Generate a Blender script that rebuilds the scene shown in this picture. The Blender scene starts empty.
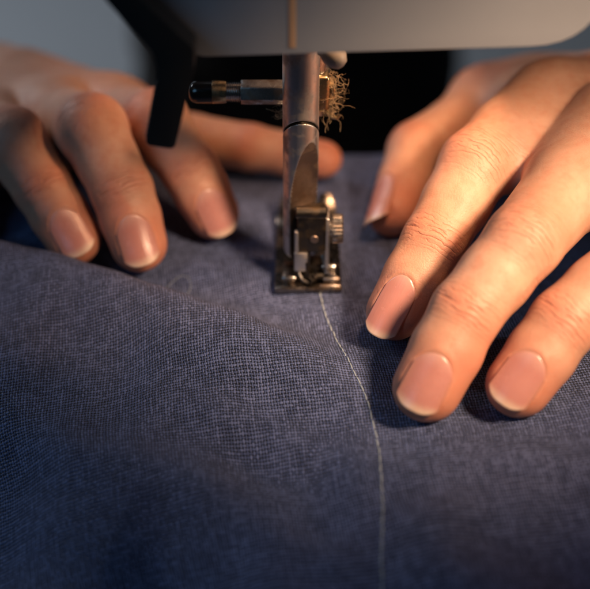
import bpy, bmesh, math, random
import numpy as np
from mathutils import Vector, Matrix

MM = 0.001                       # everything below is written in millimetres
SC = bpy.context.scene
COL = SC.collection
R = math.radians
rng = np.random.default_rng(7)
random.seed(7)

# ------------------------------------------------------------------ camera
EL, DIST = R(35), 260.0
cam_data = bpy.data.cameras.new('camera')
cam = bpy.data.objects.new('camera', cam_data)
COL.objects.link(cam)
cam.location = Vector((0, -DIST*math.cos(EL), DIST*math.sin(EL)))*MM
cam.rotation_euler = (R(90)-EL, 0, 0)
cam_data.sensor_fit = 'HORIZONTAL'
cam_data.sensor_width = 36
cam_data.angle = 2*math.atan(295/1196)
cam_data.clip_start = 0.01
cam_data.clip_end = 50
cam_data.dof.use_dof = True
cam_data.dof.focus_distance = 0.2390
cam_data.dof.aperture_fstop = cam_data.lens/9.0      # 9 mm wide entrance pupil
cam_data.dof.aperture_blades = 0
SC.camera = cam

# ------------------------------------------------------------------ world and lamps
world = bpy.data.worlds.new('World')
SC.world = world
world.use_nodes = True
bg = world.node_tree.nodes['Background']
bg.inputs[0].default_value = (0.55, 0.72, 1.0, 1)
bg.inputs[1].default_value = 0.016

def area(name, loc, target, size, watts, color):
    d = bpy.data.lights.new(name, 'AREA')
    d.shape = 'DISK'
    d.size = size*MM
    d.energy = watts
    d.color = color
    o = bpy.data.objects.new(name, d)
    COL.objects.link(o)
    o.location = Vector(loc)*MM
    o.rotation_euler = (Vector(target)-Vector(loc)).to_track_quat('-Z', 'Y').to_euler()
    return o
d = bpy.data.lights.new('work_lamp', 'SPOT')
d.energy = 8.1; d.color = (1.0, 0.65, 0.405); d.spot_size = R(26.5); d.spot_blend = 1.0; d.shadow_soft_size = 24*MM
o = bpy.data.objects.new('work_lamp', d); COL.objects.link(o)
LAMP_AT, LAMP_TO = Vector((146, -145, 206)), Vector((27, -8, 12))
o.location = LAMP_AT*MM; o.rotation_euler = (LAMP_TO-LAMP_AT).to_track_quat('-Z', 'Y').to_euler()
d = bpy.data.lights.new('bar_fill', 'SPOT')  # added fill spot, kept narrow to brighten the presser bar and clamp
d.energy = 7.5; d.color = (1.0, 0.80, 0.60); d.spot_size = R(8.5); d.spot_blend = 0.8; d.shadow_soft_size = 40*MM
o = bpy.data.objects.new('bar_fill', d); COL.objects.link(o)
o.location = Vector((480, -60, 124))*MM; o.rotation_euler = (Vector((0, 6, 42))-Vector((480, -60, 124))).to_track_quat('-Z', 'Y').to_euler()
area('window_light', (-420, -420, 420), (0, 0, 0), 320, 0.58, (0.28, 0.62, 1.0))

area('ceiling_lamp', (-900, 900, 1150), (-30, 50, 15), 300, 6.0, (1.0, 0.80, 0.70))
area('backdrop_fill', (-1600, 1300, 1000), (-900, 2600, -450), 600, 40, (0.86, 0.92, 1.0))  # unseen fill, added to brighten the floor and wall behind
SC.view_settings.view_transform = 'Standard'
SC.view_settings.look = 'None'
SC.view_settings.exposure = 0
SC.view_settings.gamma = 1
SC.cycles.use_denoising = True

# ------------------------------------------------------------------ material helpers
class Nodes:
    def __init__(self, name):
        self.m = bpy.data.materials.new(name)
        self.m.use_nodes = True
        self.t = self.m.node_tree
        self.p = self.t.nodes['Principled BSDF']
        self.out = self.t.nodes['Material Output']
    def new(self, kind, **kw):
        n = self.t.nodes.new(kind)
        for k, v in kw.items():
            setattr(n, k, v)
        return n
    def link(self, a, b):
        self.t.links.new(a, b)
    def put(self, sock, v):
        if hasattr(v, 'is_output'):
            self.link(v, sock)
        else:
            sock.default_value = v
    def math(self, op, a, b=None, c=None, clamp=False):
        n = self.new('ShaderNodeMath', operation=op, use_clamp=clamp)
        self.put(n.inputs[0], a)
        if b is not None: self.put(n.inputs[1], b)
        if c is not None: self.put(n.inputs[2], c)
        return n.outputs[0]
    def smooth(self, v, lo, hi, to0=0.0, to1=1.0):
        n = self.new('ShaderNodeMapRange', interpolation_type='SMOOTHSTEP')
        self.put(n.inputs[0], v)
        n.inputs[1].default_value = lo; n.inputs[2].default_value = hi
        n.inputs[3].default_value = to0; n.inputs[4].default_value = to1
        return n.outputs[0]
    def mix(self, f, a, b, blend='MIX'):
        n = self.new('ShaderNodeMix', data_type='RGBA', blend_type=blend)
        self.put(n.inputs[0], f); self.put(n.inputs[6], a); self.put(n.inputs[7], b)
        return n.outputs[2]
    def noise(self, vec, scale, detail=3, rough=0.55, dist=0.0):
        n = self.new('ShaderNodeTexNoise')
        if vec is not None: self.link(vec, n.inputs['Vector'])
        n.inputs['Scale'].default_value = scale
        n.inputs['Detail'].default_value = detail
        n.inputs['Roughness'].default_value = rough
        n.inputs['Distortion'].default_value = dist
        return n.outputs['Fac']
    def scaled(self, vec, s):
        n = self.new('ShaderNodeMapping')
        self.link(vec, n.inputs[0])
        n.inputs['Scale'].default_value = s
        return n.outputs[0]
    def obj(self):
        return self.new('ShaderNodeTexCoord').outputs['Object']
    def bump(self, h, dist, strength=1.0, normal=None):
        n = self.new('ShaderNodeBump')
        n.inputs['Strength'].default_value = strength
        n.inputs['Distance'].default_value = dist
        self.link(h, n.inputs['Height'])
        if normal is not None: self.link(normal, n.inputs['Normal'])
        return n.outputs[0]
    def set(self, **kw):
        for k, v in kw.items():
            self.put(self.p.inputs[k.replace('_', ' ')], v)
        return self.m

def rgb(r, g, b): return (r, g, b, 1)

def metal(name, color, rough, scratch=(400, 400, 400), amount=0.12, grime=None, bump=0.00002):
    n = Nodes(name)
    o = n.obj()
    f = n.noise(n.scaled(o, scratch), 1.0, 4)
    g = n.noise(o, 350, 4)
    rr = n.math('ADD', rough-amount/2, n.math('MULTIPLY', f, amount))
    base = color
    if grime:
        base = n.mix(n.smooth(g, 0.45, 0.68, 0, 0.8), color, grime)
        rr = n.math('ADD', rr, n.smooth(g, 0.45, 0.7, 0, 0.25))
    return n.set(Base_Color=base, Metallic=1.0, Roughness=rr, Normal=n.bump(f, bump, 0.5))

def plastic(name, color, rough, texture=900, bump=0.00003):
    n = Nodes(name)
    o = n.obj()
    f = n.noise(o, texture, 4)
    big = n.noise(o, 60, 3)
    c2 = tuple(c*0.86 for c in color[:3])+(1,)
    return n.set(Base_Color=n.mix(big, c2, color), Roughness=n.math('ADD', rough-0.06, n.math('MULTIPLY', f, 0.12)),
                 Normal=n.bump(f, bump, 0.6))

# ------------------------------------------------------------------ mesh helpers
def link_obj(name, me, mats, parent=None, smooth=True):
    o = bpy.data.objects.new(name, me)
    COL.objects.link(o)
    for m in (mats if isinstance(mats, (list, tuple)) else [mats]):
        me.materials.append(m)
    if smooth and len(me.polygons):
        me.polygons.foreach_set('use_smooth', [True]*len(me.polygons))
    if parent: o.parent = parent
    return o

def mesh_from(verts, faces):
    me = bpy.data.meshes.new('m')
    me.from_pydata([tuple(float(c)*MM for c in v) for v in verts], [], [tuple(int(i) for i in f) for f in faces])
    me.update()
    return me

def fast_mesh(V, Q):
    me = bpy.data.meshes.new('m')
    V = np.asarray(V, np.float32)*MM
    Q = np.asarray(Q, np.int32)
    me.vertices.add(len(V)); me.vertices.foreach_set('co', V.ravel())
    me.loops.add(Q.size); me.loops.foreach_set('vertex_index', Q.ravel())
    me.polygons.add(len(Q))
    me.polygons.foreach_set('loop_start', np.arange(0, Q.size, 4, dtype=np.int32))
    me.polygons.foreach_set('loop_total', np.full(len(Q), 4, np.int32))
    me.update(calc_edges=True)
    me.validate()
    return me

class Build:
    """collects simple shaped solids in one bmesh (millimetres)"""
    def __init__(self): self.bm = bmesh.new()
    def prism(self, outline, axis, lo, hi, bevel=0.0, seg=2, mat=0):
        """outline: 2-D points in the two axes other than `axis` (cyclic order), pushed from lo to hi"""
        b = bmesh.new()
        def p3(u, v, w):
            return {'x': (w, u, v), 'y': (u, w, v), 'z': (u, v, w)}[axis]
        a = [b.verts.new(p3(u, v, lo)) for u, v in outline]
        c = [b.verts.new(p3(u, v, hi)) for u, v in outline]
        b.faces.new(a); b.faces.new(c[::-1])
        n = len(a)
        for i in range(n):
            b.faces.new((a[i], c[i], c[(i+1) % n], a[(i+1) % n]))
        bmesh.ops.recalc_face_normals(b, faces=b.faces[:])
        if bevel:
            bmesh.ops.bevel(b, geom=b.edges[:], offset=bevel, segments=seg, profile=0.5, affect='EDGES', clamp_overlap=True)
        self.merge(b, mat)
    def box(self, lo, hi, bevel=0.0, seg=2, mat=0):
        self.prism([(lo[0], lo[1]), (hi[0], lo[1]), (hi[0], hi[1]), (lo[0], hi[1])], 'z', lo[2], hi[2], bevel, seg, mat)
    def lathe(self, prof, origin, direction, n=40, mat=0, flutes=0, depth=0.0):
        """prof: (distance along, radius)"""
        b = bmesh.new()
        q = Vector(direction).normalized().to_track_quat('Z', 'Y')
        rings = []
        for h, r in prof:
            ring = []
            for i in range(n):
                t = 2*math.pi*i/n
                rr = r*(1-depth*(0.5+0.5*math.cos(flutes*t))) if flutes and r > 0.01 else r
                ring.append(b.verts.new(q @ Vector((rr*math.cos(t), rr*math.sin(t), h)) + Vector(origin)))
            rings.append(ring)
        for j in range(len(rings)-1):
            for i in range(n):
                b.faces.new((rings[j][i], rings[j][(i+1) % n], rings[j+1][(i+1) % n], rings[j+1][i]))
        b.faces.new(rings[0][::-1]); b.faces.new(rings[-1])
        bmesh.ops.recalc_face_normals(b, faces=b.faces[:])
        self.merge(b, mat)
    def tube(self, pts, r, n=8, mat=0):
        b = bmesh.new()
        pts = [Vector(p) for p in pts]
        rings = []
        up = Vector((0.3, 0.2, 1)).normalized()
        for i, p in enumerate(pts):
            d = (pts[min(i+1, len(pts)-1)]-pts[max(i-1, 0)]).normalized()
            s = d.cross(up)
            if s.length < 1e-3: s = d.cross(Vector((1, 0, 0)))
            s.normalize(); w = s.cross(d)
            rr = r(i/(len(pts)-1)) if callable(r) else r
            rings.append([b.verts.new(p+(s*math.cos(2*math.pi*k/n)+w*math.sin(2*math.pi*k/n))*rr) for k in range(n)])
        for j in range(len(rings)-1):
            for k in range(n):
                b.faces.new((rings[j][k], rings[j][(k+1) % n], rings[j+1][(k+1) % n], rings[j+1][k]))
        b.faces.new(rings[0][::-1]); b.faces.new(rings[-1])
        self.merge(b, mat)
    def merge(self, b, mat):
        for f in b.faces: f.material_index = mat
        me = bpy.data.meshes.new('tmp'); b.to_mesh(me); b.free()
        self.bm.from_mesh(me); bpy.data.meshes.remove(me)
    def done(self, name, mats, parent=None, smooth_angle=35):
        bmesh.ops.scale(self.bm, vec=(MM, MM, MM), verts=self.bm.verts[:])
        me = bpy.data.meshes.new(name); self.bm.to_mesh(me); self.bm.free()
        o = link_obj(name, me, mats, parent)
        me.set_sharp_from_angle(angle=R(smooth_angle))
        return o

def tag(o, label=None, cat=None, group=None, kind=None):
    if label: o['label'] = label
    if cat: o['category'] = cat
    if group: o['group'] = group
    if kind: o['kind'] = kind
    return o

def thing(name, label, cat, loc=(0, 0, 0)):
    o = bpy.data.objects.new(name, None)
    COL.objects.link(o)
    o.empty_display_size = 0.01
    return tag(o, label, cat)

def sstep(x, a, b):
    t = np.clip((x-a)/(b-a), 0, 1)
    return t*t*(3-2*t)

# ------------------------------------------------------------------ signed distance modelling (for skin and clothes)
class Field:
    def __init__(self, lo, hi, h):
        self.lo = np.array(lo, float); self.h = h
        self.n = np.ceil((np.array(hi)-self.lo)/h).astype(int)+1
        self.F = np.full(self.n, 6.0+4*h, np.float32)
        self.ax = [self.lo[i]+h*np.arange(self.n[i]) for i in range(3)]
    def block(self, lo, hi):
        a = np.clip(np.floor((lo-self.lo)/self.h).astype(int), 0, self.n)
        b = np.clip(np.ceil((hi-self.lo)/self.h).astype(int)+1, 0, self.n)
        return tuple(slice(a[i], b[i]) for i in range(3))
    def cone(self, a, b, ra, rb, k=2.0, n=None, s=1.0, sub=False):
        """tapered capsule from a to b; n,s squeeze it along n; smooth union over k"""
        a = np.array(a, float); b = np.array(b, float)
        m = max(ra, rb)*max(1, 1/s)+k+3*self.h
        sl = self.block(np.minimum(a, b)-m, np.maximum(a, b)+m)
        X, Y, Z = np.meshgrid(self.ax[0][sl[0]], self.ax[1][sl[1]], self.ax[2][sl[2]], indexing='ij', sparse=True)
        qx, qy, qz = X-a[0], Y-a[1], Z-a[2]
        ba = b-a
        t = np.clip((qx*ba[0]+qy*ba[1]+qz*ba[2])/max(ba@ba, 1e-9), 0, 1)
        dx, dy, dz = qx-t*ba[0], qy-t*ba[1], qz-t*ba[2]
        if n is not None:
            n = np.array(n, float); n /= np.linalg.norm(n)
            w = (dx*n[0]+dy*n[1]+dz*n[2])*(s-1)
            dx, dy, dz = dx+w*n[0], dy+w*n[1], dz+w*n[2]
        d = np.sqrt(dx*dx+dy*dy+dz*dz)-(ra+(rb-ra)*t)
        G = self.F[sl]
        if sub:
            d = -d
            hh = np.clip(0.5-0.5*(G-d)/k, 0, 1)
            self.F[sl] = G+(d-G)*hh+k*hh*(1-hh)
        else:
            hh = np.clip(0.5+0.5*(G-d)/k, 0, 1)
            self.F[sl] = G+(d-G)*hh-k*hh*(1-hh)
    def sample(self, P):
        q = (np.asarray(P)-self.lo)/self.h
        i = np.clip(np.floor(q).astype(int), 0, self.n-2)
        f = np.clip(q-i, 0, 1)
        out = 0
        for dx in (0, 1):
            for dy in (0, 1):
                for dz in (0, 1):
                    w = (f[..., 0] if dx else 1-f[..., 0])*(f[..., 1] if dy else 1-f[..., 1])*(f[..., 2] if dz else 1-f[..., 2])
                    out = out+w*self.F[i[..., 0]+dx, i[..., 1]+dy, i[..., 2]+dz]
        return out
    def mesh(self):
        """naive surface nets"""
        F = self.F; ins = F < 0
        n0, n1, n2 = F.shape
        cnt = np.zeros((n0-1, n1-1, n2-1), np.int8)
        for dx in (0, 1):
            for dy in (0, 1):
                for dz in (0, 1):
                    cnt += ins[dx:n0-1+dx, dy:n1-1+dy, dz:n2-1+dz]
        act = (cnt > 0) & (cnt < 8)
        idx = np.full(act.shape, -1, np.int64)
        I = np.argwhere(act)
        idx[act] = np.arange(len(I))
        acc = np.zeros((len(I), 3)); num = np.zeros(len(I))
        cor = [(x, y, z) for x in (0, 1) for y in (0, 1) for z in (0, 1)]
        for a in cor:
            for ax in range(3):
                if a[ax]: continue
                b = list(a); b[ax] = 1
                fa = F[I[:, 0]+a[0], I[:, 1]+a[1], I[:, 2]+a[2]]
                fb = F[I[:, 0]+b[0], I[:, 1]+b[1], I[:, 2]+b[2]]
                s = (fa < 0) != (fb < 0)
                t = np.where(s, fa/np.where(s, fa-fb, 1), 0)
                p = np.array(a, float)[None].repeat(len(I), 0)
                p[:, ax] = t
                acc[s] += p[s]; num[s] += 1
        V = self.lo+self.h*(I+acc/num[:, None])
        quads = []
        for ax in range(3):
            u, v = [(1, 2), (2, 0), (0, 1)][ax]
            sl0 = [slice(1, -1)]*3; sl1 = [slice(1, -1)]*3
            sl0[ax] = slice(0, -1); sl1[ax] = slice(1, None)
            A = ins[tuple(sl0)]; B = ins[tuple(sl1)]
            E = np.argwhere(A != B)
            flip = A[A != B]
            base = E+np.array([0 if i == ax else 1 for i in range(3)])
            def at(du, dv):
                c = base.copy(); c[:, u] += du; c[:, v] += dv
                return idx[c[:, 0], c[:, 1], c[:, 2]]
            q = np.stack([at(-1, -1), at(0, -1), at(0, 0), at(-1, 0)], 1)
            q[~flip] = q[~flip][:, ::-1]
            quads.append(q)
        Q = np.concatenate(quads)
        return V, Q[(Q >= 0).all(1)]

def relax(V, Q, it=2, lam=0.5):
    e = np.concatenate([Q[:, [0, 1]], Q[:, [1, 2]], Q[:, [2, 3]], Q[:, [3, 0]]])
    for _ in range(it):
        for l in (lam, -lam*1.04):
            acc = np.zeros_like(V); c = np.zeros(len(V))
            for k in range(3):
                acc[:, k] = np.bincount(e[:, 0], V[e[:, 1], k], len(V))+np.bincount(e[:, 1], V[e[:, 0], k], len(V))
            c = np.bincount(e[:, 0], None, len(V))+np.bincount(e[:, 1], None, len(V))
            V = V+l*(acc/np.maximum(c, 1)[:, None]-V)
    return V

# ------------------------------------------------------------------ the cloth's shape
def cloth_z(x, y):
    x = np.asarray(x, float); y = np.asarray(y, float)
    cx = np.array([-140, -70, -50, -35, -10, 4, 14, 26, 40, 60, 140.])
    yc = np.interp(x, cx, [34, 13, 5, -2, -14, -22, -28, -34, -38, -40, -40])    # where the fold crests
    amp = np.interp(x, cx, [7, 7.5, 7.6, 7.2, 6.2, 3.8, 1.3, 0.2, 0, 0, 0])
    ye = np.interp(x, cx, [30, 9, 1, -6, -19, -28, -38, -47, -52, -54, -54])     # where it starts to fall
    d = y-yc
    crest = amp*np.where(d > 0, np.exp(-(d/4.4)**2), np.exp(-(d/16.0)**2))
    valley = -2.4*np.exp(-((d-11)/6.0)**2)*np.clip(amp/5, 0, 1)
    f = ye-y
    sp = 7*np.logaddexp(0, f/7.0)
    drop = 0.16*sp+0.0022*np.clip(sp, 0, 70)**2
    t = np.clip(f/40, 0, 1)
    folds = 1.3*t*(2.6*np.sin(0.055*x+0.085*y+0.6)+1.7*np.sin(0.11*x-0.07*y+1.9)+1.0*np.sin(0.19*x+0.05*y))
    folds = folds+np.clip((f-6)/20, 0, 1)*(-3.2*np.exp(-(((x-4)*0.75+(y+62)*0.65)/9)**2)*np.exp(-((x-4)/45)**2))
    wr = np.clip((f-2)/14, 0, 1)
    for (px_, py_, an, ln_, wd_, am) in ((-6, -40, 0.45, 26, 3.2, 1.5), (-14, -52, 0.30, 30, 3.8, 1.7), (30, -62, -0.25, 24, 3.4, 1.5), (2, -66, 0.55, 20, 3.0, 1.3), (44, -58, 0.2, 22, 3.0, 1.2), (-48, -40, 0.7, 22, 4, 1.4)):
        qa = (x-px_)*np.cos(an)-(y-py_)*np.sin(an); qb = (x-px_)*np.sin(an)+(y-py_)*np.cos(an)
        folds = folds+am*np.exp(-(qa/ln_)**2)*np.exp(-(qb/wd_)**2)*wr
    small = 0.45*np.sin(0.31*x+0.17*y)*np.sin(0.12*x-0.23*y+1)+0.5*np.sin(0.09*x+0.02*y)*np.sin(0.07*y+0.8)
    # hollow puckered by the foot, small rise where finger tips push the cloth together
    push = 1.3*np.exp(-((x-14)/5)**2-((y+14)/11)**2)+1.0*np.exp(-((x-33)/14)**2-((y+52)/5)**2)
    back = np.where(y > 62, -0.06*(y-62)**2, 0)
    sx = np.interp(-y, [-10, 1.1, 7, 12.5, 20, 27, 33.4, 39, 44.6, 52, 58, 64, 110], [5, 5.6, 6.4, 8, 9.6, 11.3, 13.2, 14.5, 15.3, 15.6, 15.6, 15.3, 14.4])
    small = small+np.where(y < 0, 1, 0)*(-0.35*np.exp(-((x-sx)/1.3)**2)+0.22*np.sin(y*1.25+0.4*np.sin(y*0.31))*np.exp(-((x-sx)/3.4)**2))
    near_foot = np.exp(-((x-3)/14)**2-((y-12)/22)**2)
    z = (crest+valley+small+push)*(1-near_foot)+folds-drop+np.maximum(back, -40)
    return z

GX, GY = np.arange(-125, 125.01, 0.8), np.arange(-112, 84.01, 0.8)
def blur(Z, r):
    k = np.exp(-(np.arange(-3*r, 3*r+1)/r)**2/2); k /= k.sum()
    P = np.pad(Z, 3*r, mode='edge')
    P = np.apply_along_axis(lambda v: np.convolve(v, k, 'valid'), 0, P)
    return np.apply_along_axis(lambda v: np.convolve(v, k, 'valid'), 1, P)
_X, _Y = np.meshgrid(GX, GY, indexing='ij')
GZ = blur(cloth_z(_X, _Y), 2)
def on_cloth(x, y):
    i = (np.asarray(x, float)-GX[0])/0.8; j = (np.asarray(y, float)-GY[0])/0.8
    i0 = np.clip(np.floor(i).astype(int), 0, len(GX)-2); j0 = np.clip(np.floor(j).astype(int), 0, len(GY)-2)
    a, b = i-i0, j-j0
    return (GZ[i0, j0]*(1-a)+GZ[i0+1, j0]*a)*(1-b)+(GZ[i0, j0+1]*(1-a)+GZ[i0+1, j0+1]*a)*b

# ------------------------------------------------------------------ materials
def linen():
    n = Nodes('navy_linen')
    uvn = n.new('ShaderNodeUVMap'); uvn.uv_map = 'weave'
    uv = uvn.outputs[0]
    sep0 = n.new('ShaderNodeSeparateXYZ'); n.link(uv, sep0.inputs[0])
    w1 = n.noise(uv, 0.13, 2); w2 = n.noise(n.scaled(uv, (1, 1, 1)), 0.6, 2)
    off1 = n.math('MULTIPLY', n.math('SUBTRACT', w1, 0.5), 1.0)
    off2 = n.math('MULTIPLY', n.math('SUBTRACT', w2, 0.5), 0.4)
    w3 = n.noise(n.scaled(uv, (1.3, 1.1, 1)), 0.11, 2)
    off3 = n.math('MULTIPLY', n.math('SUBTRACT', w3, 0.5), 1.0)
    u = n.math('ADD', n.math('ADD', sep0.outputs[0], off1), off2)
    v = n.math('SUBTRACT', n.math('ADD', sep0.outputs[1], off3), off2)
    fu, fv = n.math('FLOOR', u), n.math('FLOOR', v)
    def prof(x):
        return n.math('ABSOLUTE', n.math('SINE', n.math('MULTIPLY', x, math.pi)))
    hu, hv = prof(u), prof(v)
    P = n.math('COSINE', n.math('MULTIPLY', n.math('ADD', fu, n.math('SUBTRACT', v, 0.5)), math.pi))
    Q = n.math('COSINE', n.math('MULTIPLY', n.math('ADD', fv, n.math('SUBTRACT', u, 0.5)), math.pi))
    # slubs: each yarn is thicker and thinner along its run
    def cell(a, b, sa, sb, seed):
        c = n.new('ShaderNodeCombineXYZ')
        n.put(c.inputs[0], n.math('MULTIPLY', a, sa)); n.put(c.inputs[1], n.math('MULTIPLY', b, sb)); c.inputs[2].default_value = seed
        return n.noise(c.outputs[0], 1.0, 2)
    su = cell(fu, v, 3.71, 0.16, 0.0); sv = cell(u, fv, 0.16, 3.37, 7.0)
    eu = n.smooth(su, 0.32, 0.68, 1.5, 0.5); ev = n.smooth(sv, 0.32, 0.68, 1.5, 0.5)
    a = n.math('MULTIPLY', n.math('POWER', hu, eu), n.math('MULTIPLY_ADD', P, 0.30, 0.70))
    b = n.math('MULTIPLY', n.math('POWER', hv, ev), n.math('MULTIPLY_ADD', Q, -0.30, 0.70))
    h = n.math('MAXIMUM', a, b)
    top = n.math('GREATER_THAN', a, b)
    warp = n.mix(n.smooth(su, 0.35, 0.65), rgb(0.048, 0.078, 0.200), rgb(0.132, 0.175, 0.365))
    weft = n.mix(n.smooth(sv, 0.35, 0.65), rgb(0.042, 0.069, 0.180), rgb(0.116, 0.156, 0.330))
    yarn = n.mix(top, weft, warp)
    fib = n.noise(n.scaled(uv, (5, 5, 1)), 1.0, 3)
    yarn = n.mix(n.smooth(fib, 0.35, 0.75, 0, 0.45), yarn, rgb(0.17, 0.205, 0.36))
    gap = n.smooth(h, 0.42, 0.80)
    col = n.mix(gap, rgb(0.005, 0.008, 0.020), yarn)  # shade between the yarns is put into the colour, near-black in gaps
    hh = n.math('ADD', h, n.math('MULTIPLY', fib, 0.22))
    n.set(Base_Color=col, Roughness=0.55, Normal=n.bump(hh, 0.00030, 1.0), Sheen_Weight=0.03, Sheen_Roughness=0.5)
    n.p.inputs['Specular IOR Level'].default_value = 0.38
    return n.m

def skin():
    n = Nodes('skin')
    o = n.obj()
    at = n.new('ShaderNodeAttribute'); at.attribute_name = 'crease'
    sp = n.new('ShaderNodeSeparateXYZ'); n.link(at.outputs['Vector'], sp.inputs[0])
    ax, la, mk = sp.outputs
    fl = n.new('ShaderNodeAttribute'); fl.attribute_name = 'flush'
    big = n.noise(o, 90, 4); mot = n.noise(o, 420, 4)
    base = n.mix(n.smooth(big, 0.3, 0.7), rgb(0.50, 0.27, 0.18), rgb(0.60, 0.345, 0.245))
    base = n.mix(n.smooth(mot, 0.42, 0.72, 0, 0.5), base, rgb(0.50, 0.22, 0.14))
    base = n.mix(n.math('MULTIPLY', fl.outputs['Fac'], 0.75), base, rgb(0.55, 0.19, 0.12))
    # knuckle folds: a few wandering lines across the finger, only over the joints
    cv = n.new('ShaderNodeCombineXYZ'); n.link(ax, cv.inputs[0]); n.link(la, cv.inputs[1])
    wob = n.noise(n.scaled(cv.outputs[0], (0.35, 0.2, 1)), 1.0, 3)
    ph = n.math('ADD', n.math('MULTIPLY', ax, 3.1), n.math('MULTIPLY', wob, 9.0))
    line = n.math('POWER', n.math('ABSOLUTE', n.math('SINE', ph)), 0.35)
    brk = n.smooth(n.noise(n.scaled(cv.outputs[0], (0.8, 0.25, 1)), 1.0, 2), 0.36, 0.58)
    cre = n.math('MULTIPLY', n.math('MULTIPLY', n.math('SUBTRACT', 1.0, line), mk), brk)
    vo = n.new('ShaderNodeTexVoronoi', feature='DISTANCE_TO_EDGE'); vo.inputs['Scale'].default_value = 1500
    n.link(o, vo.inputs['Vector'])
    pore = n.smooth(vo.outputs['Distance'], 0.0, 0.22)
    fine = n.noise(o, 2600, 3)
    h1 = n.bump(n.math('MULTIPLY', cre, -1.0), 0.0003, 0.85)
    h2 = n.bump(n.math('ADD', n.math('MULTIPLY', pore, 0.6), n.math('MULTIPLY', fine, 0.8)), 0.000036, 0.8, h1)
    h3 = n.bump(n.noise(o, 260, 3), 0.0002, 0.5, h2)
    base = n.mix(n.math('MULTIPLY', cre, 0.40), base, rgb(0.40, 0.15, 0.09))
    rough = n.math('ADD', 0.43, n.math('MULTIPLY', mot, 0.16))
    n.set(Base_Color=base, Roughness=rough, Normal=h3)
    n.p.inputs['Subsurface Weight'].default_value = 0.28
    n.p.inputs['Subsurface Radius'].default_value = (1.0, 0.36, 0.2)
    n.p.inputs['Subsurface Scale'].default_value = 0.0022
    n.p.inputs['Specular IOR Level'].default_value = 0.42
    return n.m

def nail_material():
    n = Nodes('nail')
    o = n.obj()
    at = n.new('ShaderNodeAttribute'); at.attribute_name = 'nail'
    sp = n.new('ShaderNodeSeparateXYZ'); n.link(at.outputs['Vector'], sp.inputs[0])
    s, la, fr = sp.outputs
    nz = n.noise(o, 300, 3)
    edge = n.math('ADD', fr, n.math('MULTIPLY', n.math('SUBTRACT', nz, 0.5), 0.9))
    pink = n.mix(n.noise(o, 160, 3), rgb(0.44, 0.185, 0.16), rgb(0.51, 0.24, 0.21))
    lun = n.smooth(s, -0.3, 3.4, 0.40, 0.0)
    pink = n.mix(lun, pink, rgb(0.72, 0.48, 0.40))
    col = n.mix(n.smooth(edge, -0.9, 1.0), pink, rgb(0.60, 0.43, 0.34))
    col = n.mix(n.smooth(n.math('ABSOLUTE', la), 2.7, 4.3, 0.0, 0.6), col, rgb(0.50, 0.23, 0.16))
    rid = n.noise(n.scaled(at.outputs['Vector'], (0.12, 3.2, 0)), 1.0, 3)
    n.set(Base_Color=col, Roughness=n.math('ADD', 0.19, n.math('MULTIPLY', nz, 0.14)), Normal=n.bump(rid, 0.00008, 0.55))
    n.p.inputs['Subsurface Weight'].default_value = 0.2
    n.p.inputs['Subsurface Radius'].default_value = (1.0, 0.4, 0.3)
    n.p.inputs['Subsurface Scale'].default_value = 0.0012
    return n.m

def cloth_plain(name, color, rough=0.9, scale=1500):
    n = Nodes(name)
    o = n.obj()
    f = n.noise(o, scale, 3)
    return n.set(Base_Color=n.mix(f, tuple(c*0.6 for c in color[:3])+(1,), color), Roughness=rough, Normal=n.bump(f, 0.0002, 0.5))

M_LINEN, M_SKIN, M_NAIL = linen(), skin(), nail_material()
M_BLACK = cloth_plain('black_knit', rgb(0.006, 0.006, 0.007))
M_BAR = metal('satin_steel', rgb(0.60, 0.60, 0.60), 0.37, (1500, 1500, 60), 0.16, rgb(0.33, 0.29, 0.26))
M_FLAT = metal('ground_steel', rgb(0.30, 0.23, 0.19), 0.42, (300, 300, 2500), 0.2, rgb(0.16, 0.11, 0.08))
M_CHROME = metal('worn_chrome', rgb(0.46, 0.44, 0.42), 0.25, (500, 500, 500), 0.16, rgb(0.16, 0.10, 0.06))
M_SOLE = metal('dark_chrome', rgb(0.24, 0.22, 0.20), 0.2, (500, 500, 500), 0.14, rgb(0.10, 0.07, 0.05))
M_DARKSTEEL = metal('dark_steel', rgb(0.085, 0.075, 0.065), 0.36, (600, 600, 600), 0.2, rgb(0.10, 0.07, 0.04))
M_BRASS = metal('tarnished_brass', rgb(0.55, 0.42, 0.24), 0.27, (600, 600, 600), 0.2, rgb(0.09, 0.06, 0.035))
M_HOUSING = plastic('ivory_enamel', rgb(0.285, 0.305, 0.34), 0.34)
M_BLACKPL = plastic('black_plastic', rgb(0.011, 0.011, 0.011), 0.45)
M_GLOSSBLACK = plastic('black_bakelite', rgb(0.010, 0.008, 0.006), 0.16, 500, 0.00001)
M_GREY = plastic('grey_nylon', rgb(0.30, 0.28, 0.26), 0.4)
M_TAN = plastic('tan_strip', rgb(0.52, 0.33, 0.20), 0.5)
M_THREAD = cloth_plain('grey_thread', rgb(0.40, 0.48, 0.56), 0.7, 4000)
M_LINT = cloth_plain('tan_lint', rgb(0.62, 0.48, 0.31), 0.8, 3000)
M_FLOOR = plastic('grey_floor', rgb(0.20, 0.215, 0.23), 0.55, 40, 0.0004)
M_WALL = plastic('blue_grey_plaster', rgb(0.30, 0.33, 0.36), 0.8, 60, 0.0006)
M_TABLE = plastic('dark_tabletop', rgb(0.016, 0.014, 0.013), 0.6, 80, 0.0001)

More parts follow.
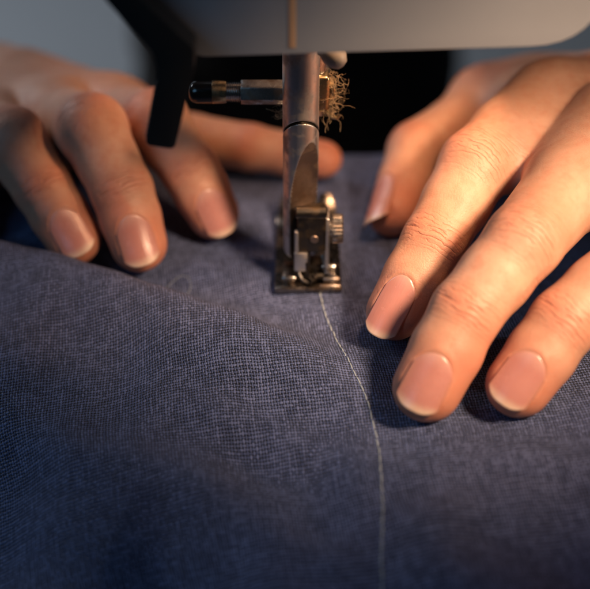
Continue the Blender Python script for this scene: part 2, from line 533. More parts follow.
# ------------------------------------------------------------------ room far behind
def sheet(name, quad, mat):
    me = mesh_from(quad, [(0, 1, 2, 3)])
    return tag(link_obj(name, me, mat, None, False), kind='structure')
sheet('floor', [(-5000, -2500, -760), (5000, -2500, -760), (5000, 2600, -760), (-5000, 2600, -760)], M_FLOOR)
sheet('wall', [(-5000, 2600, -760), (5000, 2600, -760), (5000, 2600, 2600), (-5000, 2600, 2600)], M_WALL)

b = Build()
b.prism([(-420, -190), (420, -190), (420, 150), (-420, 150)], 'z', -104, -80, 3)
tag(b.done('tabletop', M_TABLE), 'dark tabletop under the sewing machine and the cloth', 'table', None, 'structure')

# ------------------------------------------------------------------ the navy linen
nx, ny = len(GX), len(GY)
vid = np.arange(nx*ny).reshape(nx, ny)
Qc = np.stack([vid[:-1, :-1], vid[1:, :-1], vid[1:, 1:], vid[:-1, 1:]], -1).reshape(-1, 4)
Vc = np.stack([_X, _Y, GZ], -1).reshape(-1, 3)
me = fast_mesh(Vc, Qc)
# weave coordinates follow the cloth's own length, in yarns
PITCH = 0.60
du = np.sqrt(0.8**2+np.diff(GZ, axis=0)**2); dv = np.sqrt(0.8**2+np.diff(GZ, axis=1)**2)
U = np.zeros_like(GZ); Vv = np.zeros_like(GZ)
U[1:] = np.cumsum(du, 0); Vv[:, 1:] = np.cumsum(dv, 1)
U -= U[nx//2][None]; j0 = int((0-GY[0])/0.8); Vv -= Vv[:, j0][:, None]
U, Vv = blur(U, 4), blur(Vv, 4)
ca, sa = math.cos(R(-7)), math.sin(R(-7))
UU, VV = (U*ca-Vv*sa)/PITCH+300, (U*sa+Vv*ca)/(PITCH*1.2)+300
uvl = me.uv_layers.new(name='weave')
li = np.empty(len(me.loops), np.int32); me.loops.foreach_get('vertex_index', li)
uvl.data.foreach_set('uv', np.stack([UU.ravel()[li], VV.ravel()[li]], -1).astype(np.float32).ravel())
cloth = link_obj('linen_cloth', me, M_LINEN)
tag(cloth, 'navy blue linen cloth lying in soft folds under the presser foot and both hands', 'cloth')
sol = cloth.modifiers.new('thickness', 'SOLIDIFY'); sol.thickness = 0.5*MM; sol.offset = -1

SEAM = np.array([(4.8, 8), (5.2, 3), (5.6, -1.1), (6.4, -7), (8, -12.5), (9.6, -20.1), (11.3, -26.8), (13.2, -33.4), (14.5, -38.8), (15.3, -44.6),
                 (15.6, -51.6), (15.6, -58.2), (15.3, -64.2), (15, -68.8), (14.6, -80), (14.4, -95), (14.4, -108)])
seg = np.r_[0, np.cumsum(np.linalg.norm(np.diff(SEAM, axis=0), axis=1))]
b = Build()
pos, k = 0.0, 0
while pos < seg[-1]-2.4:
    ln = 2.25
    t = np.linspace(pos+0.05, pos+ln-0.05, 9)
    x = np.interp(t, seg, SEAM[:, 0])+0.05*np.sin(k*2.3); y = np.interp(t, seg, SEAM[:, 1])
    w = np.linspace(0, 1, 9)
    z = on_cloth(x, y)+0.26*np.sin(np.pi*w)**0.7-0.15
    b.tube(np.stack([x+0.06*np.sin(w*3.1+k), y, z], -1), lambda q: 0.16*(0.8+0.2*math.sin(math.pi*q)), 7)
    pos += ln; k += 1
b.done('stitching', M_THREAD, cloth, 60)

# one stray fibre curled on the cloth
b = Build()
hp = [(-28.6, -4.0), (-29.2, -1), (-28.9, 3), (-27.6, 6.6), (-25.6, 8.4), (-23.6, 7.6), (-23.0, 5.0), (-23.8, 2.4), (-25.2, 0.6)]
hx = np.interp(np.linspace(0, 8, 40), range(9), [p[0] for p in hp]); hy = np.interp(np.linspace(0, 8, 40), range(9), [p[1] for p in hp])
hz = on_cloth(hx, hy)+0.15+1.2*np.sin(np.linspace(0, math.pi, 40))
b.tube(np.stack([hx, hy, hz], -1), 0.045, 6)
tag(b.done('stray_fibre', M_THREAD), 'thin stray thread fibre curled in a loop on the navy cloth below the fingertips', 'fibre')

# ------------------------------------------------------------------ the sewing machine
mach = thing('sewing_machine', 'ivory sewing machine head with steel presser bar and foot pressing the navy cloth', 'sewing machine')

def rounded(pts, radii, n=8):
    out = []
    m = len(pts)
    for i in range(m):
        p = Vector(pts[i]); a = (Vector(pts[i-1])-p); c = (Vector(pts[(i+1) % m])-p); r = radii[i]
        if r <= 0: out.append(tuple(p)); continue
        an = a.angle(c); d = min(r/math.tan(an/2), a.length*0.49, c.length*0.49)
        s, e = p+a.normalized()*d, p+c.normalized()*d
        for k in range(n+1):
            t = k/n
            out.append(tuple(s*(1-t)**2+p*2*t*(1-t)+e*t*t))
    return out
hd = rounded([(-18, 60.6), (54.5, 63.0), (55.5, 168), (-260, 168), (-260, 108), (-62, 104), (-26, 72)], [4, 13, 16, 6, 6, 12, 10])
b = Build()                                                      # a shell open underneath, with a lamp up inside
b.prism(hd, 'y', -12, -7.6, 1.9, 4)
b.prism(hd, 'y', 78, 82, 1.6, 3)
def strip(outer, t):
    inner = []
    for i, p in enumerate(outer):
        d = (Vector(outer[min(i+1, len(outer)-1)])-Vector(outer[max(i-1, 0)])).normalized()
        inner.append(tuple(Vector(p)+Vector((-d.y, d.x))*t))
    return outer+inner[::-1]
right_run = [p for p in hd if p[0] > 38 and p[1] < 150]
left_run = [(-62, 104), (-50, 96), (-38, 86), (-27, 74), (-20, 65), (-17.6, 61.2)]
b.prism(strip(right_run, 2.6), 'y', -7.7, 78.1)
b.prism(strip(left_run, 2.6), 'y', -7.7, 78.1)
b.done('head_housing', M_HOUSING, mach, 40)
b = Build()
b.lathe([(0, 5), (0.5, 5.6), (14, 5.6)], (40, 2, 124), (0, 0, 1), 32)
b.done('lamp_socket', M_GREY, mach)
d = bpy.data.lights.new('machine_lamp', 'POINT'); d.energy = 0.34; d.color = (1.0, 0.53, 0.27); d.shadow_soft_size = 6*MM
lamp = bpy.data.objects.new('machine_lamp', d); COL.objects.link(lamp); lamp.location = Vector((40, 0, 112))*MM
b = Build()                                                      # the machine's bed, buried under the cloth
b.box((-300, -60, -79), (62, 60, -34), 4)
b.done('bed', M_HOUSING, mach)
b = Build()
b.box((-1.2, -12.25, 62.4), (0.1, -11.9, 150), 0.1)
b.done('seam_strip', M_TAN, mach)
b = Build()
b.lathe([(0, 1.0), (0.6, 1.9), (2.2, 2.3), (4, 2.1), (5.2, 1.2), (5.5, 0.3)], (5.6, 2.5, 56.6), (0.25, -0.2, -0.2))
b.lathe([(0, 1.6), (7, 1.6)], (5.9, 3.5, 54.5), (0, 0, 1), 24)
b.done('thread_guide', M_GREY, mach)

# presser bar: a cylinder with a slanting joint line and a milled flat that runs out to a point
BX, BY, BR = 1.2, 8.0, 3.72
zs = np.r_[np.linspace(5.6, 34.0, 120), np.linspace(34.2, 42, 60), np.linspace(42.5, 66, 20)]
nt = 160
fn = np.array([0.56, -0.83, 0.0]); fn /= np.linalg.norm(fn)
V, groove, flatf = [], [], []
for z in zs:
    c = 1.05+np.clip((z-18.5)/16.0, 0, 2)**1.5*(BR-1.05)
    for i in range(nt):
        t = 2*math.pi*i/nt
        d = np.array([math.cos(t), math.sin(t), 0])
        r = BR
        zg = 35.2+4.0*(-d[1])+0.3*d[0]
        gr = math.exp(-((z-zg)/0.26)**2); r -= 0.6*gr
        if z < 7.2: r -= (7.2-z)**2*0.35
        q = d@fn
        if q > 1e-3: r = min(r, c/q)
        V.append((BX+r*d[0], BY+r*d[1], z))
        flatf.append(q > 1e-3 and c/q < BR-0.02)
        groove.append(gr > 0.25)
F = []
for j in range(len(zs)-1):
    for i in range(nt):
        F.append((j*nt+i, j*nt+(i+1) % nt, (j+1)*nt+(i+1) % nt, (j+1)*nt+i))
n0 = len(F)
F.append(tuple(range(nt))[::-1]); F.append(tuple((len(zs)-1)*nt+i for i in range(nt)))
me = mesh_from(V, F)
bar = link_obj('presser_bar', me, [M_BAR, M_FLAT, M_DARKSTEEL], mach)
for k in range(n0):
    if all(flatf[v] for v in F[k]): me.polygons[k].material_index = 1
    if sum(groove[v] for v in F[k]) >= 2: me.polygons[k].material_index = 2
me.set_sharp_from_angle(angle=R(24))

# needle bar, needle and the needle clamp behind the presser bar
b = Build()
b.lathe([(0, 2.6), (0.4, 3.0), (31, 3.0)], (3.6, 15.5, 36), (0, 0, 1))
b.done('needle_bar', M_CHROME, mach)
b = Build()
b.lathe([(0, 0.05), (1.5, 0.35), (4, 0.42), (24, 0.42), (25.5, 0.95), (38, 0.95)], (3.6, 14.2, 1.2), (0, 0, 1), 20)
b.done('needle', M_CHROME, mach)
b = Build()
b.box((0.6, 11.8, 37.6), (7.2, 19.2, 45.8), 0.9, 3)
b.lathe([(0, 2.2), (0.3, 2.5), (1.0, 2.5), (1.3, 2.1)], (7.0, 15.4, 41.6), (1, 0, 0), 32)
b.tube([(6.3, 12.6, 37.9), (7.6, 12.2, 36.6), (8.8, 12.2, 36.3), (9.2, 12.4, 36.9)], 0.42, 10)
clamp = b.done('needle_clamp', M_BRASS, mach)
b = Build()
hexa = [(2.62*math.cos(R(15+60*k)), 2.62*math.sin(R(15+60*k))) for k in range(6)]
b.prism([(15+u, 40.9+v) for u, v in rounded(hexa, [0.35]*6, 3)], 'x', -11.2, 0.8, 0.25)
b.lathe([(0, 1.75), (3.6, 1.75)], (-14.6, 15, 40.9), (1, 0, 0), 24)
for k in range(7):
    b.lathe([(0, 1.7), (0.13, 2.12), (0.26, 1.7)], (-14.5+0.46*k, 15, 40.9), (1, 0.04, 0), 24)
b.done('clamp_screw', M_CHROME, clamp)
b = Build()
b.lathe([(0, 0.2), (0.12, 1.0), (0.5, 1.75), (1.1, 2.15), (2.0, 2.32), (5.0, 2.36), (5.02, 2.28)], (-22.2, 15, 40.9), (1, 0, 0), 40, 0)
b.lathe([(0, 2.3), (0.1, 2.42), (2.2, 2.34), (2.9, 2.2), (3.0, 1.3)], (-17.2, 15, 40.9), (1, 0, 0), 40, 1)
b.done('clamp_knob', [M_GLOSSBLACK, M_BRASS], clamp)
# lint caught round the clamp: short curled strands
b = Build()
def strand(p, ln, seed):
    g = np.random.default_rng(seed)
    d = g.normal(size=3); d[1] -= 0.4; d /= np.linalg.norm(d)
    P = [np.array(p, float)]
    for _ in range(11):
        d = d+g.normal(size=3)*0.34; d /= np.linalg.norm(d)
        P.append(P[-1]+d*ln/11)
    b.tube(P, 0.014+0.026*g.random()**2, 4)
for k in range(330):
    g = np.random.default_rng(900+k)
    if k < 260: p = (7.2+g.normal()*0.8, 12.6+g.random()*4, 35.6+g.random()*9.4); ln = 1.4+5.0*g.random()**2.5
    else: p = (-1.8+g.normal()*0.9, 13.0+g.random()*1.5, 37.4+g.normal()*0.8); ln = 1.5+2.5*g.random()
    if k in (3, 9): p, ln = (8.6, 12.5, 40+k*0.1), 7.5
    strand(p, ln, 300+k)
lint = b.done('lint', M_LINT, clamp, 60)
tag(lint, kind='stuff')

# the lifter lever hanging beside the head
b = Build()
lv = rounded([(-53, 110), (-44, 110), (-27.0, 75.5), (-17.3, 65.6), (-17.6, 61.5), (-21.9, 46.2), (-27.2, 47.0), (-23.9, 61.5), (-24.6, 65.0), (-31.6, 74.0)],
             [1, 1, 5, 2, 3, 1.2, 1.2, 4, 3, 5], 6)
b.prism(lv, 'y', -20, -14, 0.9, 3)
for k in range(9):                                               # grip ribs on the lever's edge
    z = 48.4+k*1.1; x = -27.0+(z-47)*0.225
    b.lathe([(0, 0.15), (0.3, 0.42), (4.4, 0.42), (4.7, 0.15)], (x, -19.3, z), (0, 1, 0), 10)
b.lathe([(0, 5), (0.4, 5.4), (5, 5.4)], (-45, -17, 104), (0, 1, 0), 32)
b.done('lifter_lever', M_BLACKPL, mach)

# presser foot
foot = Build()
# sole: two toes turned up at the far end, a slot between them
def sole(x0, x1):
    n = 24; ys = np.linspace(0, 33.5, n)
    V, F = [], []
    for y in ys:
        lift = 0.0 if y < 25 else (y-25)**2*0.062
        nar = 0.0 if y < 27 else (y-27)**2*0.035
        wob = 0.25*sstep(y, 0, 0.8)
        a, c = x0+min(nar, (x1-x0)*0.3), x1-min(nar, (x1-x0)*0.3)
        V += [(a, y, 0.25+lift), (c, y, 0.25+lift), (c, y, 1.55+lift), (a, y, 1.55+lift)]
    for j in range(n-1):
        for k in range(4):
            F.append((4*j+k, 4*j+(k+1) % 4, 4*j+4+(k+1) % 4, 4*j+4+k))
    F.append((0, 1, 2, 3)); F.append(tuple(4*(n-1)+k for k in (3, 2, 1, 0)))
    b = bmesh.new()
    vs = [b.verts.new(v) for v in V]
    for f in F: b.faces.new([vs[i] for i in f])
    bmesh.ops.recalc_face_normals(b, faces=b.faces[:])
    ed = [e for e in b.edges if e.is_manifold and e.calc_face_angle(0) > 0.6]
    bmesh.ops.bevel(b, geom=ed, offset=0.28, segments=2, profile=0.5, affect='EDGES', clamp_overlap=True)
    foot.merge(b, 0)
sole(-4.4, 2.3); sole(4.3, 10.2)
foot.box((-3.9, 0.15, 0.45), (9.8, 7.5, 1.35), 0.2)
foot.box((-2.6, 3.0, 1.5), (0.3, 8.5, 3.0), 0.35)
foot.box((-2.3, 2.2, 1.4), (-0.2, 3.6, 2.2), 0.25)
foot.box((6.2, 1.6, 1.5), (9.5, 3.6, 2.5), 0.3)
foot.box((5.9, 3.9, 1.5), (8.9, 8.4, 3.9), 0.4)
foot_o = foot.done('presser_foot', M_SOLE, mach)
b = Build()                                                       # ankle block, posts, hinge
b.box((0.5, 2.3, 9.4), (6.6, 8.6, 18.2), 0.45, 3)
b.lathe([(0, 1.1), (0.25, 1.4), (6.4, 1.4), (6.7, 1.1)], (0.1, 3.6, 18.6), (1, 0, 0), 28)
b.box((1.9, 3.0, 3.2), (3.3, 7.5, 9.6), 0.2)
b.box((-0.2, 4.4, 1.4), (6.0, 9.0, 4.6), 0.5)
b.lathe([(0, 0.75), (0.2, 0.9), (6.2, 0.9), (6.4, 0.75)], (0.0, 3.4, 2.6), (1, 0, 0), 20)
b.tube([(2.4, 2.2, 7.0), (2.7, 2.0, 4.4), (3.5, 2.1, 2.4), (4.4, 2.6, 1.9)], 0.32, 8)
b.tube([(4.6, 2.4, 6.0), (4.4, 1.9, 3.4), (3.2, 1.7, 1.8)], 0.28, 8)
b.tube([(3.2, 1.7, 3.4), (4.0, 1.3, 2.7), (4.6, 1.6, 3.3), (4.0, 2.0, 3.7)], 0.22, 8)
ank = b.done('ankle', M_DARKSTEEL, foot_o)
b = Build()
b.box((6.35, 2.6, 3.4), (7.35, 8.0, 17.6), 0.35, 3)
b.box((-0.15, 2.0, 4.6), (2.7, 3.2, 9.3), 0.3, 2)
b.box((-0.1, 1.9, 9.6), (0.75, 3.4, 14.6), 0.25, 2)
b.done('side_plate', M_BAR, foot_o)
b = Build()
for (px_, py_, pz_, ln_, rr_) in ((6.0, 2.3, 2.5, 3.7, 0.62), (5.8, 4.6, 4.2, 3.2, 0.7), (5.2, 1.0, 1.5, 4.7, 0.5), (-2.8, 2.6, 2.6, 3.0, 0.55)):
    b.lathe([(0, rr_*0.4), (0.12, rr_*0.85), (0.3, rr_), (ln_-0.3, rr_), (ln_-0.12, rr_*0.85), (ln_, rr_*0.4)], (px_, py_, pz_), (1, 0, 0), 20)
b.tube([(5.9, 4.2, 7.5), (6.3, 3.2, 6.0), (6.9, 2.6, 4.6), (7.9, 2.3, 3.6), (8.8, 2.3, 3.2)], 0.34, 10)
b.tube([(1.0, 3.0, 5.2), (0.9, 2.2, 3.8), (1.6, 1.7, 2.6), (2.8, 1.6, 2.0)], 0.30, 10)
b.done('hinge_spring', M_CHROME, foot_o)
b = Build()
b.lathe([(0, 0.85), (0.25, 0.95), (0.45, 0.8), (0.5, 0.3)], (4.1, 2.35, 12.8), (0, -1, 0), 24)
b.done('rivet', M_FLAT, foot_o)
b = Build()
b.lathe([(0, 1.5), (0.6, 1.5), (0.62, 2.9), (0.9, 3.2), (2.7, 3.2), (3.0, 2.95), (3.02, 1.6), (2.6, 1.4)], (7.3, 5.6, 13.4), (1, 0, 0), 96, 0, 24, 0.05)
b.box((10.2, 5.3, 10.9), (10.32, 5.9, 15.9), 0.03)
b.done('thumb_screw', M_CHROME, foot_o)

# ------------------------------------------------------------------ the person: two hands on the cloth, arms, dark top
person = thing('person', 'person in a black top with both bare hands spread on the navy cloth', 'person')
TOCAM = np.array([0, -0.82, 0.57])

def unit(v):
    v = np.array(v, float); return v/np.linalg.norm(v)

def smin_into(A, B, k):
    hh = np.clip(0.5+0.5*(A.F-B.F)/k, 0, 1)
    A.F = (A.F+(B.F-A.F)*hh-k*hh*(1-hh)).astype(np.float32)

def make_hand(lo, hi, fingers, thumb, carpals, extra, arm, h=0.55):
    Fd = Field(lo, hi, h)
    palm = Fd
    union = Field(lo, hi, h)
    info = []
    def digit(J, rad, hint, is_thumb=False, nail=None):
        Fd = Field(lo, hi, h)
        T, D, P, M = [np.array(p, float) for p in J]
        rT, rD, rm, rP, rp, rM = rad
        nh = unit(hint)
        def nrm(a, c):
            ax = unit(c-a); return unit(nh-ax*(nh@ax))
        n1, n2, n3 = nrm(D, T), nrm(P, D), nrm(M, P)
        a1 = unit(T-D)
        mid1 = D+(T-D)*0.5
        # distal: pad bulges on the palm side
        Fd.cone(D, mid1-n1*0.2, rD, (rD+rT)/2+0.15, 1.0, n1, 1.10)
        Fd.cone(mid1-n1*0.2, T-n1*0.3, (rD+rT)/2+0.15, rT, 1.0, n1, 1.12)
        Fd.cone(mid1-n1*1.9, T-n1*1.5-a1*0.8, rT*0.86, rT*0.80, 2.5)
        pm = P+(D-P)*0.5
        Fd.cone(P, pm-n2*0.4, rP, rm, 1.2, n2, 1.04)
        Fd.cone(pm-n2*0.4, D, rm, rD, 1.2, n2, 1.06)
        qm = M+(P-M)*0.55
        Fd.cone(M, qm-n3*0.5, rM, rp, 1.6)
        Fd.cone(qm-n3*0.5, P, rp, rP, 1.6)
        smin_into(union, Fd, 0.35)
        info.append(dict(T=T, D=D, P=P, M=M, n1=n1, n2=n2, n3=n3, a1=a1, rT=rT, rD=rD, rP=rP, rM=rM, nail=nail, thumb=is_thumb))
    # palm first so fingers blend into it
    for (a, c, ra, rb, k) in carpals: Fd.cone(a, c, ra, rb, k)
    for f in fingers: digit(**f)
    digit(**thumb, is_thumb=True)
    for (a, c, ra, rb, k) in extra: Fd.cone(a, c, ra, rb, k)
    for (a, c, ra, rb, k) in arm: Fd.cone(a, c, ra, rb, k)
    smin_into(Fd, union, 6.0)
    V, Q = Fd.mesh()
    V = relax(V, Q, 2)
    crease = np.zeros((len(V), 3)); flush = np.zeros(len(V))
    disp = np.zeros_like(V)
    nails = []
    for I in info:
        T, D, P, M, n1, a1 = I['T'], I['D'], I['P'], I['M'], I['n1'], I['a1']
        l1 = np.cross(a1, n1)
        for (J, d0, d1, r, n, wd) in ((D, P, T, I['rD'], unit(I['n1']+I['n2']), 3.4), (P, M, D, I['rP'], unit(I['n2']+I['n3']), 6.0)):
            ax = unit(d1-d0); n = unit(n-ax*(n@ax)); la = np.cross(ax, n)
            q = V-J
            s, u, w = q@ax, q@la, q@n
            dist = np.sqrt(u*u+w*w)
            m = np.exp(-(s/wd)**2)*sstep(w/np.maximum(dist, 1e-3), 0.0, 0.75)*(dist < r*1.6)*(np.abs(s) < 16)
            better = m > crease[:, 2]
            crease[better] = np.stack([s, u, m], -1)[better]
            flush = np.maximum(flush, 0.65*m)
            # the loose skin over the joint stands a little proud, with two real grooves
            for off, dep in ((-2.1, 0.12), (0.2, 0.17), (2.3, 0.11)):
                so = s-off-0.5*np.sin(u*0.5+off)
                disp -= (dep*m*np.exp(-(so/0.55)**2)*(np.abs(u) < r*0.75))[:, None]*n
        q = V-T
        s, u, w = q@a1, q@l1, q@n1
        near = (s > -16) & (s < 14) & (w > -1.5) & (np.abs(u) < 10)
        tip = np.exp(-(np.maximum(0, -s-1)/6.5)**2)*(np.linalg.norm(q, axis=1) < 17)
        flush = np.maximum(flush, 0.85*tip)
        if I['nail']:
            nw, s0, s1, sh, nail_tilt = I['nail']
            def outline(s, u):
                """signed distance-ish to the nail's outline, negative inside"""
                us = u-sh
                half = nw*(1-0.20*np.clip((s-(s0+7))/8, -1, 0)**2)
                base = s0+2.3*(us/nw)**2+1.2*np.abs(us/nw)**6
                return np.maximum(np.maximum(np.abs(us)-half, base-s), s-(s1+3))
            e = outline(s, u)
            out = np.where(e > -0.25, 0.20*np.exp(-((e-0.6)/0.85)**2), 0)
            ins = -0.30*sstep(-e, 0.0, 0.9)
            fade = np.where(s > s1-2.5, np.clip(1-(s-(s1-2.5))/2.5, 0, 1), 1)
            disp += ((out*fade+ins)*near*sstep(w, 0.3, 2.0))[:, None]*n1
            # nail plate: follow the skin, then run straight on past the tip
            ns, nu = 40, 25
            tt = np.linspace(-1, 1, nu); ss = np.linspace(0, 1, ns)
            TT, SS = np.meshgrid(tt, ss)
            endc = s1-2.1*np.abs(TT)**2.8
            start = s0-0.3+2.3*TT**2+1.2*np.abs(TT)**6
            Sg = start+(endc-start)*SS
            half = nw*(1-0.20*np.clip((Sg-(s0+7))/8, -1, 0)**2)
            Ug = sh+TT*half
            lim = 1.2
            Sc = np.minimum(Sg, lim)
            lo_, hi_ = np.zeros_like(Sg), np.full_like(Sg, 13.0)
            for _ in range(26):
                md = (lo_+hi_)/2
                Pm = T+Sc[..., None]*a1+Ug[..., None]*l1+md[..., None]*n1
                f = Fd.sample(Pm)
                lo_ = np.where(f < 0, md, lo_); hi_ = np.where(f < 0, hi_, md)
            H = (lo_+hi_)/2
            # a real plate is one even arch: fit it
            B = np.stack([np.ones(Sg.size), TT.ravel()**2, Sg.ravel(), TT.ravel()**2*Sg.ravel(), Sg.ravel()**2, TT.ravel()], -1)
            ok = (Sg.ravel() < lim) & (np.abs(TT.ravel()) < 0.93)
            co = np.linalg.lstsq(B[ok], H.ravel()[ok], rcond=None)[0]
            Hf = (B@co).reshape(Sg.shape)
            over = np.maximum(Sg-lim, 0)
            slope = co[2]+2*co[4]*lim
            Hl = (np.stack([np.ones(Sg.size), TT.ravel()**2, Sc.ravel(), TT.ravel()**2*Sc.ravel(), Sc.ravel()**2, TT.ravel()], -1)@co).reshape(Sg.shape)
            Hf = np.where(Sg > lim, Hl+slope*over*0.8-0.012*over**2+nail_tilt*over, Hf)
            Hf = Hf+0.02-0.35*(1-sstep(SS, 0, 0.05))
            W = T+Sg[..., None]*a1+Ug[..., None]*l1+Hf[..., None]*n1
            free = Sg-(s1-1.6-0.9*np.abs(TT)**2.2+0.3)
            nails.append((W, np.stack([Sg-s0, Ug, free], -1)))
    V = V+disp
    return V, Q, crease, flush, nails

def F(T, D, P, M, rad, hint, nail=None): return dict(J=(T, D, P, M), rad=rad, hint=hint, nail=nail)
fr = (6.0, 6.7, 6.9, 7.7, 7.9, 9.6)
dors = TOCAM*0.75+np.array([0, 0, 0.45])
# the hand at the machine's free end (thumb towards the needle)
R_W = [(100, 72, 20), (105, 65, 21), (110, 59, 20), (114, 53, 17)]
R_M = [(58.5, 33, 28), (69, 17, 31), (85, 2.2, 28), (97.5, -6, 26)]
right = make_hand((2, -56, -8), (128, 112, 54),
    [F((20.2, -15.2, 6.4), (28.6, -5.1, 17), (38.3, 9, 27), R_M[0], (5.8, 6.6, 7.2, 7.8, 9.6, 10.6), dors+np.array([-0.30, 0, 0]), (3.5, -6.8, 6.9, -0.5, -0.03)),
     F((24.8, -39.0, 6.0), (32.4, -29.3, 16.5), (43.8, -20, 26.5), R_M[1], (6.5, 6.8, 7.05, 7.35, 8.8, 10), dors+np.array([-0.05, 0, 0]), (4.2, -6.0, 5.7, 0.2, -0.02)),
     F((42.2, -37.7, 5.6), (51.1, -30.2, 14.9), (65.3, -21.6, 23.4), R_M[2], (6.2, 6.6, 6.9, 7.0, 8.0, 9.6), dors+np.array([-0.12, 0, 0]), (4.1, -6.0, 5.4, 0.0, -0.02)),
     F((72, -24, 5.5), (79.5, -14, 14), (88, -7, 22), R_M[3], (5.5, 5.9, 6.1, 6.6, 7.0, 8.4), dors, (3.7, -6, 6.0, 0, 0))],
    dict(J=((22.3, 26.0, 5.4), (29.0, 44.5, 12), (49, 68, 13), (90, 76, 13)), rad=(5.8, 6.9, 7.0, 8.2, 9.0, 12.5), hint=(-0.85, -0.25, 0.5), nail=(4.6, -7.5, 7.0, 0, 0)),
    [(R_M[i], R_W[i], 9.8, 11, 7) for i in range(4)]+[((m[0], m[1], m[2]-8), (w[0], w[1], w[2]-7), 8.5, 10, 8) for m, w in zip(R_M, R_W)],
    [((49, 68, 13), (64, 48, 19), 8, 9, 9), ((63, 70, 14), (82, 58, 19), 10, 10, 9), ((54, 54, 16), (61, 38, 24), 7, 8, 8), ((50.5, 24.5, 26), (62, 6.5, 27.5), 7, 7, 5), ((47, 18.5, 25), (56.5, -1.5, 26.5), 5.5, 5.5, 4), ((64, 8.5, 26.5), (80, -4, 25.5), 6.0, 6.0, 4)],
    [((105, 62, 22), (138, 116, 20), 19, 21, 12)])
L_W = [(-110, 106, -2), (-117, 99, -1), (-122, 91, -2), (-125, 83, -3)]
L_M = [(-47, 63, 11.5), (-61, 59, 13), (-76, 53, 12), (-90, 47, 10)]
left = make_hand((-132, -4, -12), (18, 134, 48),
    [F((-18.7, 23.5, 6.4), (-24, 27.5, 15.5), (-32.2, 36.8, 23), L_M[0], (5.9, 6.6, 6.8, 7.6, 7.9, 9.2), dors, (3.8, -6.0, 5.4, 0.3, 0)),
     F((-34.6, 10.4, 6.4), (-38.4, 17.5, 16), (-45.4, 27.4, 26), L_M[1], (6.2, 6.9, 7.0, 7.9, 8.1, 9.4), dors, (4.0, -6.0, 5.5, 0.2, 0)),
     F((-49.4, 12.8, 6.4), (-56.5, 20.2, 15), (-63.6, 26.9, 23.5), L_M[2], (6.0, 6.6, 6.8, 7.6, 7.8, 9.0), dors, (3.9, -6.0, 5.3, 0.2, 0)),
     F((-78, 22, 5.5), (-83, 29, 14), (-87, 35, 22), L_M[3], (5.3, 5.7, 5.9, 6.6, 7.0, 8.2), dors)],
    dict(J=((7.0, 51, 5.8), (-11.2, 52.5, 8), (-40, 63, 8), (-84, 102, 4)), rad=(4.7, 6.0, 6.3, 7.2, 8.0, 10), hint=(0.15, -0.45, 0.9), nail=None),
    [(L_M[i], L_W[i], 9.2, 10.5, 7) for i in range(4)]+[((m[0], m[1], m[2]-6), (w[0], w[1], w[2]-5), 8, 9.5, 8) for m, w in zip(L_M, L_W)],
    [((-40, 63, 8), (-52, 70, 9), 7.5, 8.5, 8), ((-60, 82, 5), (-75, 90, 6), 9, 10, 9)],
    [((-120, 103, -1), (-155, 150, 2), 15, 19, 12)])

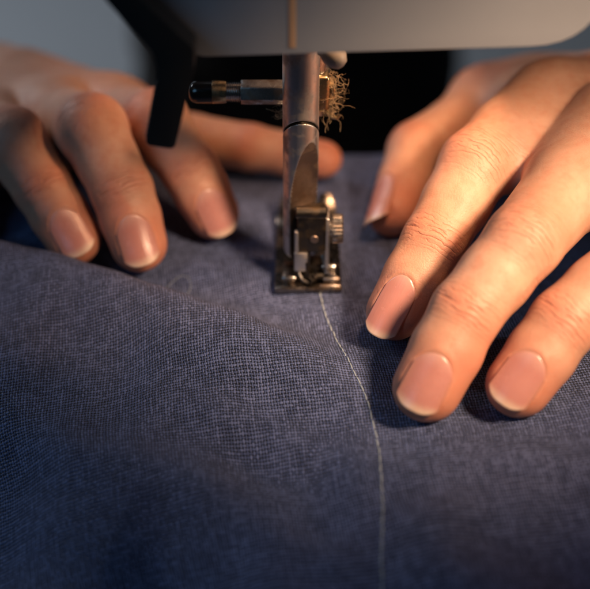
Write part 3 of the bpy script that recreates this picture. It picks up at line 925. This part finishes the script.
# arms and trunk, coarse, mostly inside the clothes
core = Field((-310, 60, -240), (275, 580, 330), 5.0)
SH_R, SH_L = np.array([165, 455, 235.]), np.array([-165, 455, 235.])
EL_R, EL_L = np.array([218, 262, 6.]), np.array([-255, 285, 4.])
WR_R, WR_L = np.array([120, 88, 21.]), np.array([-132, 120, 0.])
for w, e, s_ in ((WR_R, EL_R, SH_R), (WR_L, EL_L, SH_L)):
    core.cone(w, e, 19.5, 38, 8); core.cone(e, s_, 38, 46, 14)
core.cone((0, 480, -170), (0, 480, -40), 92, 84, 20, (0, 1, 0), 1.35)
core.cone((0, 480, -40), (0, 470, 190), 84, 118, 30, (0, 1, 0), 1.35)
core.cone(SH_R, SH_L, 52, 52, 40)
core.cone((0, 470, 230), (0, 455, 320), 50, 48, 20)
cV, cQ = core.mesh()
allV, allQ, allC, allF = [], [], [], []
off = 0
for V_, Q_, C_, f_ in ((right[0], right[1], right[2], right[3]), (left[0], left[1], left[2], left[3]), (cV, cQ, np.zeros((len(cV), 3)), np.zeros(len(cV)))):
    allV.append(V_); allQ.append(Q_+off); allC.append(C_); allF.append(f_); off += len(V_)
me = fast_mesh(np.concatenate(allV), np.concatenate(allQ))
at = me.attributes.new('crease', 'FLOAT_VECTOR', 'POINT'); at.data.foreach_set('vector', np.concatenate(allC).astype(np.float32).ravel())
at = me.attributes.new('flush', 'FLOAT', 'POINT'); at.data.foreach_set('value', np.concatenate(allF).astype(np.float32))
body = link_obj('body', me, M_SKIN, person)

for W, A in right[4]+left[4]:
    ns, nu = W.shape[:2]
    vid = np.arange(ns*nu).reshape(ns, nu)
    q = np.stack([vid[:-1, :-1], vid[:-1, 1:], vid[1:, 1:], vid[1:, :-1]], -1).reshape(-1, 4)
    me = fast_mesh(W.reshape(-1, 3), q)
    at = me.attributes.new('nail', 'FLOAT_VECTOR', 'POINT'); at.data.foreach_set('vector', A.reshape(-1, 3).astype(np.float32).ravel())
    o = link_obj('fingernail', me, M_NAIL, person)
    sl = o.modifiers.new('thickness', 'SOLIDIFY'); sl.thickness = 0.3*MM; sl.offset = 0

shirt = Field((-325, 120, -260), (290, 600, 300), 5.0)
for w, e, s_ in ((WR_R, EL_R, SH_R), (WR_L, EL_L, SH_L)):
    c = w+(e-w)*0.6
    shirt.cone(c, e, 36, 46, 8); shirt.cone(e, s_, 46, 54, 14)
shirt.cone((0, 480, -200), (0, 480, -40), 104, 92, 20, (0, 1, 0), 1.3)
shirt.cone((0, 480, -40), (0, 470, 190), 92, 126, 30, (0, 1, 0), 1.3)
shirt.cone(SH_R, SH_L, 58, 58, 40)
sV, sQ = shirt.mesh()
sV = relax(sV, sQ, 3)
nz = np.sin(sV[:, 0]*0.06+sV[:, 2]*0.09)*np.sin(sV[:, 2]*0.05+sV[:, 1]*0.04)
sV = sV+np.stack([nz*2.5, nz*2.5, nz*0], -1)
link_obj('black_top', fast_mesh(sV, sQ), M_BLACK, person)
